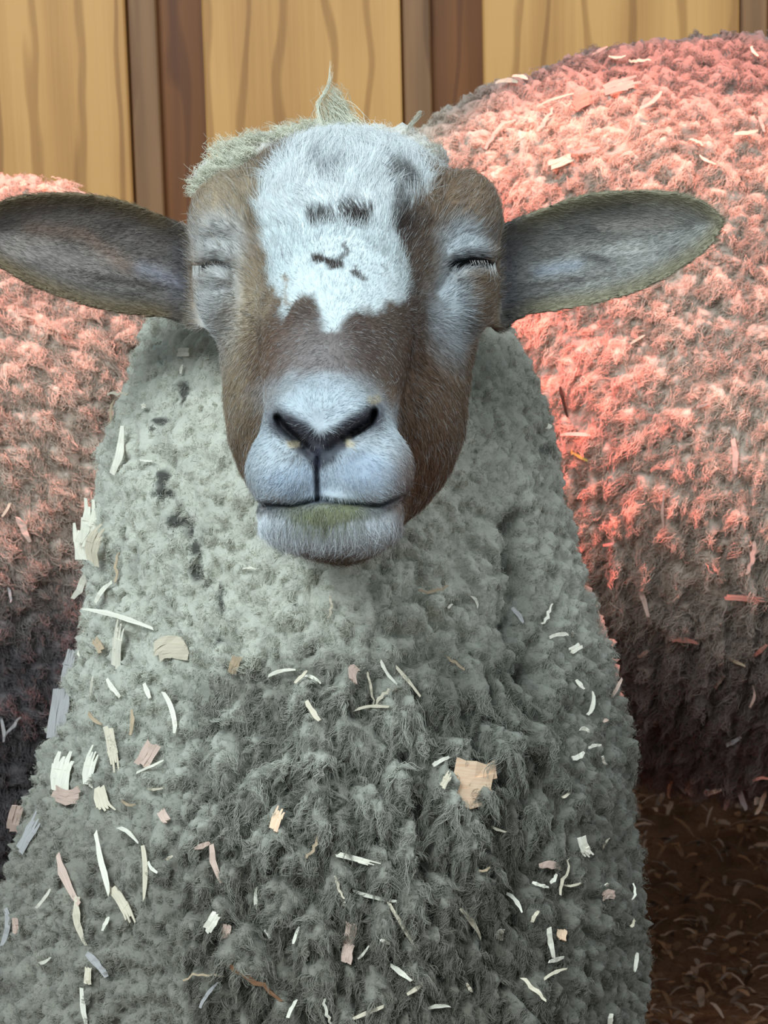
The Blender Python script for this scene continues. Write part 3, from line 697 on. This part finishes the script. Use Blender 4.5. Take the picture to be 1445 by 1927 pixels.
it = [([(640, 262), (630, 220), (622, 185), (627, 158)], 1.150, 180, 30, .8, .0030, .00012, CR),
      ([(612, 255), (600, 215), (598, 192), (614, 172), (622, 150), (626, 122), (622, 108)], 1.148, 30, 3, .6, .0010, .00014, CR),
      ([(655, 250), (645, 205), (632, 175), (624, 150)], 1.150, 34, 9, .6, .0026, .00013, CR),
      ([(682, 265), (668, 232), (652, 208), (640, 180)], 1.152, 50, 12, .7, .0030, .00012, CR),
      ([(575, 272), (572, 252), (560, 236), (543, 228)], 1.150, 50, 6, .7, .0010, .00013, CR),
      ([(535, 285), (525, 262), (500, 255), (474, 240)], 1.150, 45, 6, .8, .0012, .00013, CG),
      ([(520, 290), (530, 268), (512, 252)], 1.152, 60, 9, .6, .0015, .00012, CR),
      ([(745, 275), (738, 258), (715, 246), (700, 240)], 1.150, 30, 4, .6, .0008, .00014, CR),
      ([(735, 280), (700, 262), (690, 245), (682, 262)], 1.152, 60, 12, .3, .0025, .00012, CR),
      ([(755, 262), (768, 240), (784, 222), (793, 208), (786, 214)], 1.155, 30, 4, .6, .0009, .00013, CG),
      ([(800, 310), (812, 285), (822, 262)], 1.158, 90, 12, .4, .0022, .00012, CG),
      ([(770, 300), (780, 270), (800, 255)], 1.158, 80, 14, .4, .0022, .00012, CG)]
for k in range(46):                      # loose crimped wool over the poll and at the left temple
    t = rng.random(); x = 370+440*t; y = 305-62*math.sin(math.pi*min(1, max(0, (x-380)/440)))+rng.normal()*8
    it.append(([(x, y+12), (x+rng.normal()*10, y-4), (x+rng.normal()*20, y-14-rng.random()*12)], 1.150+.006*rng.normal(), 34, 10, .2, .0022, .00012, CR))
for k in range(60):
    x = rng.uniform(535, 800); y = 268+.0016*(x-665)**2+rng.uniform(-16, 22)
    it.append(([(x, y+14), (x+rng.normal()*6, y), (x+rng.normal()*12, y-12-rng.random()*10)], 1.118+.004*rng.normal(), 40, 9, .2, .0016, .00010, lin(225, 228, 226)))
for k in range(34):
    x = rng.uniform(362, 470); y = 352-.55*(x-362)+rng.uniform(-22, 16)
    it.append(([(x+6, y+10), (x, y), (x+rng.normal()*14, y+rng.normal()*12)], 1.128+.004*rng.normal(), 34, 9, .1, .0022, .00012, CR))
guide_hair('crown_wool', it, M_curl, sheep)
LC = lin(205, 205, 200)
it = []
for k in range(18):
    x = rng.uniform(910, 932); it.append(([(x, 494+rng.random()*8), (x+4, 512), (x+rng.uniform(0, 14), 522+rng.random()*24)], 1.088, 1, .1, 0, .0001, .00008, LC*.8))
for k in range(16):
    x = rng.uniform(880, 920); it.append(([(x, 490), (x+3, 497), (x+rng.uniform(3, 9), 504+rng.random()*5)], 1.068, 1, .1, 0, .0001, .00010, lin(150, 145, 140)))
for k in range(22):
    x = rng.uniform(385, 428); it.append(([(x, 491), (x-3, 498), (x-rng.uniform(2, 8), 505+rng.random()*5)], 1.070, 1, .1, 0, .0001, .00010, lin(110, 100, 90)))
for k in range(30):
    x = rng.uniform(362, 380); it.append(([(x, 500), (x, 512), (x-rng.uniform(-4, 8), 524+rng.random()*10)], 1.085, 1, .1, 0, .0001, .00010, LC))
for a, b, c in (((392, 428), (350, 412), (318, 430)), ((390, 440), (345, 438), (322, 452)), ((385, 410), (350, 402), (330, 404)), ((420, 470), (400, 448), (372, 432)), ((415, 462), (398, 440), (380, 420))):
    it.append(([a, b, c], 1.075, 1, .1, 0, .0001, .00010, lin(170, 160, 140)))
for k in range(14):
    s = rng.choice([-1, 1]); x = 620+s*rng.uniform(110, 150); y = rng.uniform(860, 1010)
    it.append(([(x, y), (x+s*25, y+8), (x+s*rng.uniform(35, 60), y+rng.uniform(10, 34))], 1.0, 1, .1, 0, .0001, .00008, lin(150, 140, 130)))
guide_hair('eyelash', it, M_hair, sheep)

# ------------------------------------------------------------------ wood shavings caught in the wool
from mathutils.bvhtree import BVHTree
def bvh(V, Q): return BVHTree.FromPolygons(V.tolist(), Q.tolist())
BV = {'n': bvh(V2, Q2), 'r': bvh(RS[1], RS[2]), 'l': bvh(LS[1], LS[2])}
def wm(name, c, c2=None):
    m = bpy.data.materials.new(name); m.use_nodes = True; nt = m.node_tree; b = nt.nodes['Principled BSDF']
    tc = nt.nodes.new('ShaderNodeTexCoord'); mp = nt.nodes.new('ShaderNodeMapping'); mp.inputs['Scale'].default_value = (60, 900, 300)
    ns = nt.nodes.new('ShaderNodeTexNoise'); ns.inputs['Scale'].default_value = 1; ns.inputs['Detail'].default_value = 3
    rp = nt.nodes.new('ShaderNodeValToRGB'); c = np.array(c); c2 = c*.84 if c2 is None else c2
    rp.color_ramp.elements[0].color = (*c2, 1); rp.color_ramp.elements[0].position = .3; rp.color_ramp.elements[1].color = (*c, 1); rp.color_ramp.elements[1].position = .6
    nt.links.new(tc.outputs['Object'], mp.inputs[0]); nt.links.new(mp.outputs[0], ns.inputs['Vector']); nt.links.new(ns.outputs['Fac'], rp.inputs[0]); nt.links.new(rp.outputs[0], b.inputs['Base Color'])
    b.inputs['Roughness'].default_value = .7; b.inputs['Specular IOR Level'].default_value = .25
    return m
WM = {'white': wm('white_wood', lin(238, 232, 214)), 'cream': wm('cream_wood', lin(222, 210, 186)), 'tan': wm('tan_wood', lin(188, 166, 138)), 'pink': wm('pink_wood', lin(214, 186, 170)),
      'peach': wm('peach_wood', lin(246, 214, 182), lin(236, 194, 160)), 'brown': wm('brown_bark', lin(128, 92, 66)), 'grey': wm('grey_wood', lin(176, 172, 170)), 'green': wm('green_straw', lin(150, 160, 80)), 'dark': wm('dark_bark', lin(70, 48, 38)), 'red': wm('reddish_wood', lin(226, 150, 132))}
def shaving_mesh(L, w, bend, curl, shape, seed):
    """a torn flake with its own thickness: grain along x, ragged ends, bowed, sometimes split at one end"""
    r = random.Random(seed); n = {'thread': 8, 'sliver': 5, 'strip': 6, 'chip': 5, 'frayed': 6}[shape]
    V = []; Fq = []
    th = .00035 if shape == 'thread' else .0006
    def ribbon(x0, x1, yc0, yc1, w0, w1, n, jag):
        b = len(V)
        for i in range(n+1):
            t = i/n; x = x0+(x1-x0)*t
            ww = w0+(w1-w0)*t
            if shape in ('sliver', 'thread', 'strip'): ww *= (.35+.65*math.sin(math.pi*(.12+.76*t)))
            yc = yc0+(yc1-yc0)*t + bend*L*((x/L)**2-.08)*2 + (r.uniform(-1, 1)*.05*L if shape == 'thread' else 0)
            z = curl*L*(.25-(x/L)**2)*1.6+r.uniform(-1, 1)*.0003
            ja = r.uniform(-jag, jag) if i in (0, n) else 0; jb = r.uniform(-jag, jag) if i in (0, n) else 0
            a = ww*.5*r.uniform(.62, 1.15); c = ww*.5*r.uniform(.62, 1.15)
            V.extend([(x+ja, yc-a, z), (x+jb, yc+c, z+r.uniform(-1, 1)*.12*ww), (x+jb, yc+c, z-th+r.uniform(-1, 1)*.0001), (x+ja, yc-a, z-th)])
        for i in range(n):
            for k in range(4): Fq.append((b+4*i+k, b+4*i+(k+1) % 4, b+4*i+4+(k+1) % 4, b+4*i+4+k))
        Fq.append((b+3, b+2, b+1, b)); Fq.append((b+4*n, b+4*n+1, b+4*n+2, b+4*n+3))
    if shape == 'frayed':
        shp, shape = shape, 'chip'
        ribbon(-L*.5, L*.12, -w*.22, -w*.20, w*.50, w*.56, 2, L*.04); ribbon(-L*.45, L*.10, w*.20, w*.22, w*.52, w*.58, 2, L*.04)
        for y, l2 in ((-.36, .30), (-.12, .46), (.12, .34), (.34, .5)):
            ribbon(L*.02, L*l2*r.uniform(.8, 1.1), y*w*.9, y*w*r.uniform(.8, 1.2), w*.36, w*.16, 2, 0)
    elif shape == 'chip':
        for j in range(3):
            y = (j-1)*w/3; ribbon(-L/2*r.uniform(.86, 1), L/2*r.uniform(.86, 1), y, y*r.uniform(.9, 1.1), w/3*1.6, w/3*1.6, 4, L*.09)
    else: ribbon(-L/2, L/2, 0, 0, w, w*r.uniform(.6, 1), n, L*.05)
    me = bpy.data.meshes.new('wood_shaving'); me.from_pydata(V, [], Fq); me.update(); return me
S = []
def add(where, px, py, L, w, ang, col, shape, curl=None, bend=None): S.append((where, px, py, L, w, ang, col, shape, curl, bend))
DATA = """n 168 985 90 34 80 white frayed|n 150 1015 70 30 95 white frayed|n 186 1020 80 30 72 cream frayed|n 160 1094 75 17 60 white strip|n 198 1112 55 12 50 white strip|n 227 1072 62 5 88 tan thread
n 228 1163 155 12 -14 white strip|n 224 1208 100 20 82 white frayed|n 195 1217 36 14 -50 tan chip|n 325 1217 66 38 4 cream chip|n 444 1247 34 16 70 tan chip|n 174 1286 40 5 80 white sliver
n 217 1299 46 11 -50 white strip|n 284 1305 42 10 -62 white sliver|n 324 1346 86 12 -72 white strip|n 187 1356 56 9 -30 tan sliver|n 212 1413 90 20 -78 cream frayed|n 251 1361 50 8 90 tan sliver
n 92 1345 92 28 84 grey chip|n 117 1248 72 20 76 grey frayed|n 98 1229 42 16 62 grey chip|n 278 1420 48 24 60 pink chip|n 288 1441 62 6 26 white sliver|n 170 1448 82 22 82 white frayed
n 118 1455 90 40 78 white frayed|n 136 1494 76 26 4 pink chip|n 198 1510 62 28 -62 cream frayed|n 535 1260 60 8 14 white sliver|n 566 1279 36 7 45 cream sliver|n 594 1279 36 7 -24 white sliver
n 588 1344 50 11 -54 cream sliver|n 657 1271 42 15 72 pink chip|n 692 1294 62 4 -80 cream thread|n 702 1327 70 7 8 cream strip|n 623 1140 42 4 85 cream thread|n 470 1072 24 4 -3 white sliver
n 156 1237 28 5 -60 white sliver|n 128 1660 110 20 -60 pink strip|n 150 1735 90 18 -78 cream strip|n 198 1625 120 13 -74 white strip|n 238 1703 100 22 -52 cream frayed|n 250 1568 60 8 -28 white sliver
n 275 1640 104 12 -86 cream strip|n 292 1640 40 6 -40 white sliver|n 90 1684 56 7 52 white sliver|n 187 1813 62 16 -44 grey strip|n 162 1895 72 12 -82 white sliver|n 170 1836 32 12 88 cream chip
n 199 1739 30 8 65 white sliver|n 376 1590 34 11 18 pink strip|n 403 1626 72 12 -74 pink sliver|n 401 1731 40 17 60 white chip|n 423 1749 28 14 80 pink chip|n 481 1695 54 7 -82 white sliver
n 463 1609 18 10 70 white chip|n 522 1545 52 20 70 peach frayed|n 315 1540 32 14 -50 pink chip|n 675 1612 82 11 -14 white frayed|n 702 1686 84 10 -14 white strip|n 757 1738 100 10 -60 cream strip
n 660 1755 62 18 76 pink chip|n 652 1795 40 18 82 pink chip|n 690 1785 46 6 55 white sliver|n 483 1845 124 8 -34 brown thread|n 388 1833 80 4 8 tan thread|n 692 1905 64 9 20 cream sliver
n 620 1893 60 5 -70 white thread|n 35 1530 60 20 74 pink chip|n 58 1568 80 22 62 grey frayed|n 14 1745 72 14 84 grey strip|n 45 1735 30 24 10 pink chip|n 883 1468 88 74 -8 peach chip
n 836 1470 34 14 60 cream frayed|n 824 1436 40 12 24 white strip|n 887 1728 84 10 -58 cream strip|n 941 1746 32 12 86 white chip|n 1009 1664 40 9 -22 white strip|n 1036 1657 24 8 48 white sliver
n 971 1698 44 9 -50 white sliver|n 1006 1722 24 8 60 cream sliver|n 1031 1624 46 14 -10 pink sliver|n 1061 1646 72 5 74 cream thread|n 1079 1661 36 5 10 cream sliver|n 1097 1590 52 20 -62 white frayed
n 1134 1655 20 8 -36 white sliver|n 1137 1681 34 15 0 pink chip|n 1032 1768 62 14 -80 white strip|n 1051 1764 22 17 80 peach chip|n 1036 1799 44 10 4 white strip|n 1187 1811 50 9 66 white sliver
n 1187 1681 38 4 74 white thread|n 1036 1831 64 8 10 cream strip|n 1006 1861 62 6 -40 cream thread|n 760 1829 52 13 -32 white strip|n 778 1859 34 8 30 cream sliver|n 823 1889 42 9 4 white strip
n 1146 1915 32 12 88 white sliver|n 1042 1194 56 10 4 white strip|n 1022 1160 62 5 58 white thread|n 1074 1184 22 5 88 white sliver|n 1076 1225 38 12 22 white chip|n 976 1160 34 9 -54 grey sliver
n 1111 1329 50 10 74 white strip|n 1086 1288 24 8 -50 white sliver|n 1090 1366 30 10 -20 white sliver|n 1133 1363 26 8 5 pink sliver|n 1106 1400 44 8 4 white strip|n 1127 1421 30 6 -60 white sliver
n 1081 1427 38 13 20 white sliver|n 815 1115 62 5 12 tan thread|n 895 1133 26 6 -60 white sliver|n 838 1143 16 6 40 white sliver|n 768 1286 72 8 -50 cream strip|n 732 1268 56 8 -54 white sliver
n 728 1308 52 5 42 cream thread|n 230 850 88 19 78 white strip|n 352 664 28 13 0 white chip|n 234 746 56 4 -5 cream thread|n 206 769 50 4 84 tan thread|n 280 763 14 8 20 white chip
n 344 699 18 6 80 white sliver|n 282 868 30 5 -5 white sliver|n 1029 812 26 9 75 white sliver|n 652 1690 20 6 84 white sliver|n 1168 1296 42 9 60 pink strip|n 640 1668 44 5 -70 cream thread
n 720 1765 22 8 -30 white sliver|n 590 1590 50 5 60 tan thread|n 905 1640 28 6 10 tan sliver|n 560 1760 36 6 70 white sliver|n 505 1760 26 6 -60 white sliver|n 858 1250 40 4 -34 tan thread
n 940 1560 30 6 -20 cream sliver|n 300 1480 34 5 8 cream sliver|n 245 1510 28 5 -15 tan sliver|n 330 1600 26 5 40 cream sliver|n 95 1800 40 7 30 white sliver|n 545 1900 42 8 60 white sliver
n 392 1870 56 9 54 grey strip|n 880 1850 24 6 -60 cream sliver|n 1180 1740 30 5 40 cream thread|n 1060 1500 22 6 30 cream sliver|n 1140 1585 26 5 60 cream sliver
r 1164 167 76 24 16 pink frayed|r 1088 199 52 19 34 red chip|r 1043 193 76 5 18 cream sliver|r 945 127 46 8 -2 cream sliver|r 981 157 32 7 -16 cream sliver|r 1135 101 36 6 20 pink sliver
r 1164 112 32 5 -4 cream sliver|r 1209 122 46 5 -9 cream thread|r 1056 311 46 15 22 cream chip|r 1098 287 60 7 5 pink sliver|r 1163 287 36 8 25 pink sliver|r 1221 200 56 9 40 pink strip
r 1024 231 62 6 60 pink thread|r 934 253 82 6 46 pink thread|r 1330 312 38 6 -35 cream sliver|r 1315 273 32 4 -36 cream thread|r 1420 104 26 7 -60 cream sliver|r 1400 253 52 9 10 cream strip
r 1433 235 32 6 -70 pink sliver|r 1088 817 62 9 -3 white strip|r 1061 754 58 9 -76 dark strip|r 1090 864 38 5 -34 green thread|r 1380 860 66 12 -86 pink sliver|r 1246 956 72 5 -88 pink sliver
r 1203 1118 82 11 -70 pink strip|r 1400 1124 80 12 -6 red frayed|r 1410 1050 62 7 76 pink thread|r 1152 1025 24 6 10 pink sliver|r 1286 1203 52 9 -8 red sliver|r 1214 1223 28 8 40 pink sliver
r 1359 1276 40 10 60 pink strip|r 1384 1241 40 7 -25 tan sliver|r 1418 1306 44 6 85 pink sliver|r 1430 1216 44 9 46 red strip|r 1380 1392 34 9 34 grey sliver|r 1307 1459 24 9 70 grey sliver
r 1281 1482 26 9 -46 grey sliver|r 1427 1460 32 8 5 red sliver|r 1300 1509 24 9 -52 white sliver|r 1298 1536 46 18 -50 grey frayed|r 1435 1528 62 12 76 cream strip|r 1182 1388 54 7 -64 pink strip
r 1440 1590 26 14 8 white chip|r 1358 1584 44 13 28 white strip|r 1346 1600 22 11 86 grey sliver|r 1408 1596 66 14 -62 grey strip|r 1385 1600 50 9 85 grey sliver|r 1262 1526 58 7 72 tan sliver
r 1355 430 34 5 -40 pink thread|r 1200 640 30 5 30 cream sliver|r 1325 760 26 6 15 pink sliver
l 50 993 52 14 -64 pink sliver|l 88 353 24 9 10 cream chip|l 36 352 18 8 40 cream chip|l 172 350 36 5 -20 pink sliver|l 25 1120 30 6 -80 grey sliver|l 18 1090 24 5 70 grey sliver|l 12 960 30 6 60 cream sliver
l 30 1360 46 5 50 grey thread|l 10 1370 50 7 -84 grey sliver"""
for row in DATA.split('\n'):
    for e in row.split('|'):
        t = e.split(); add(t[0], *[float(v) for v in t[1:6]], t[6], t[7])
ROWN = lambda y: 0 if y < 900 else 1 if y < 1150 else 2 if y < 1290 else 3 if y < 1400 else 4 if y < 1560 else 5 if y < 1700 else 6 if y < 1800 else 7
RN = ['on the neck ruff below the ears', 'on the ruff level with the chin', 'high on the chest', 'on the upper chest', 'on the middle of the chest', 'on the lower chest', 'low on the chest', 'on the chest near the bottom edge']
RR = ['on the back above the right ear', 'on the red lit flank', 'on the middle of the flank', 'on the darker flank', 'near the belly of the right sheep', 'under the belly of the right sheep']
def place_words(s):
    wh, px, py = s[0], s[1], s[2]
    if wh == 'n':
        c = 'far left' if px < 130 else 'left' if px < 360 else 'centre left' if px < 560 else 'centre' if px < 760 else 'centre right' if px < 960 else 'right' if px < 1100 else 'far right'
        return RN[ROWN(py)]+', '+c
    if wh == 'r':
        r = 'along the top of the right sheep' if py < 140 else 'on the back of the right sheep' if py < 350 else 'on the right sheep beside the near neck' if py < 900 and px < 1150 else 'on the flank of the right sheep' if py < 1100 else 'on the red tinged flank of the right sheep' if py < 1320 else 'on the dark lower flank of the right sheep' if py < 1500 else 'hanging from the belly of the right sheep'
        return r
    return 'on the back of the left sheep' if py < 400 else 'on the flank of the left sheep'
CN = {'white': 'white', 'cream': 'cream', 'tan': 'tan', 'pink': 'pinkish', 'peach': 'peach', 'brown': 'brown', 'grey': 'greyish', 'green': 'green', 'dark': 'dark brown', 'red': 'reddish'}
def tilt(a):
    a = (a+180) % 180
    return 'level' if a < 20 or a > 160 else 'rising' if a < 70 else 'upright' if a < 110 else 'falling'
def words(s):
    L, w, a, c, sh = s[3], s[4], s[5], s[6], s[7]
    size = 'long' if L > 75 else 'short' if L < 34 else ''
    k = {'thread': 'thread of wood', 'sliver': 'wood sliver', 'strip': 'wood strip', 'chip': 'flat wood chip' if L > 40 else 'wood chip', 'frayed': 'frayed wood shaving'}[sh]
    if c == 'green': k = 'straw of hay'
    if c in ('brown', 'dark') : k = 'twig'
    if L > 85 and sh == 'chip': size = 'large square'; k = 'wood chip'
    return ' '.join(x for x in (size, tilt(a), CN[c], k) if x)
lab = [words(s)+' '+place_words(s) for s in S]
def wcap(t): return ' '.join(t.split()[:16])
from collections import defaultdict
gr = defaultdict(list)
for i, l in enumerate(lab): gr[l].append(i)
ORD = ['topmost', 'second from the top', 'third from the top', 'fourth from the top', 'fifth from the top']
for l, ids in list(gr.items()):
    if len(ids) > 1:
        ids.sort(key=lambda i: S[i][2])
        names = ['upper', 'lower'] if len(ids) == 2 else ['upper', 'middle', 'lower'] if len(ids) == 3 else ORD[:len(ids)]
        for nme, i in zip(names, ids): lab[i] = nme+' '+l
for i, s in enumerate(S):
    wh, px, py, L, w, ang, c, sh, cu_, be = s
    o_ = Vector(CAM); d = Vector(P(px, py, 1.0)-CAM).normalized()
    hit = None; tries = 0; qx, qy = px, py
    while tries < 25:
        d = Vector(P(qx, qy, 1.0)-CAM).normalized(); hit = BV[wh].ray_cast(o_, d, 6)
        if hit[0] is not None: break
        tries += 1; cxx, cyy = {'n': (640, 1300), 'r': (1250, 800), 'l': (-40, 900)}[wh]; qx += (cxx-qx)*.02; qy += (cyy-qy)*.02
    if hit[0] is None: print('miss', s); continue
    h, n = hit[0], hit[1]; back = Vector(RC[:, 2]); Dh = (h-o_).dot(-back); k = Dh/F
    a = math.radians(ang); flat = Vector(RC[:, 0])*math.cos(a)+Vector(RC[:, 1])*math.sin(a)
    side = Vector(RC[:, 1])*math.cos(a)-Vector(RC[:, 0])*math.sin(a)
    def dep(u, v):                                 # how far the wool stands before the centre plane at a point of the flake
        p_ = h+flat*(u*L*k)+side*(v*w*k); q_ = BV[wh].ray_cast(o_, (p_-o_).normalized(), 6)[0]
        return None if q_ is None else max(-.012, min(.012, (q_-p_).dot(back)))
    e0, e1_, em = dep(-.42, 0), dep(.42, 0), max(x for x in (0, dep(0, -.4), dep(0, .4), dep(-.2, .3), dep(.2, -.3)) if x is not None)
    e0 = -.002 if e0 is None else e0; e1_ = -.002 if e1_ is None else e1_
    tdir = (flat+back*((e1_-e0)/(.84*L*k))*.8).normalized()
    lift = max(0, (em-(e0+e1_)/2))*.8 + (e0+e1_)/2
    n = (n*(.35 if L*w < 900 else .12)+back+Vector(rng.normal(size=3))*.10).normalized(); n = (n-tdir*n.dot(tdir)).normalized(); b = n.cross(tdir)
    h = h+back*lift
    sk = {'thread': 1.5, 'sliver': 1.15}.get(sh, 1.0)
    me = shaving_mesh(L*k, w*k*sk, rng.normal()*.13 if be is None else be, rng.uniform(.0, .20)*(.4 if L*w > 900 else 1) if cu_ is None else cu_, sh, 1000+i)
    me.materials.append(WM[c])
    off = .0036 if wh == 'n' else .006
    o = link('wood_shaving' if c not in ('brown', 'dark', 'green') else ('twig' if c != 'green' else 'hay_straw'), me)
    o.matrix_world = Matrix.Translation(h+n*off) @ Matrix((tdir, b, n)).transposed().to_4x4()
    o['label'] = wcap(lab[i]); o['category'] = 'wood shaving' if c not in ('brown', 'dark', 'green') else ('twig' if c != 'green' else 'straw')
    if o['category'] == 'wood shaving': o['group'] = {'n': 'wood shavings caught in the near fleece', 'r': 'wood shavings on the right sheep', 'l': 'wood shavings on the left sheep'}[wh]
print('shavings', len(S), 'dup labels', len(lab)-len(set(map(wcap, lab))))
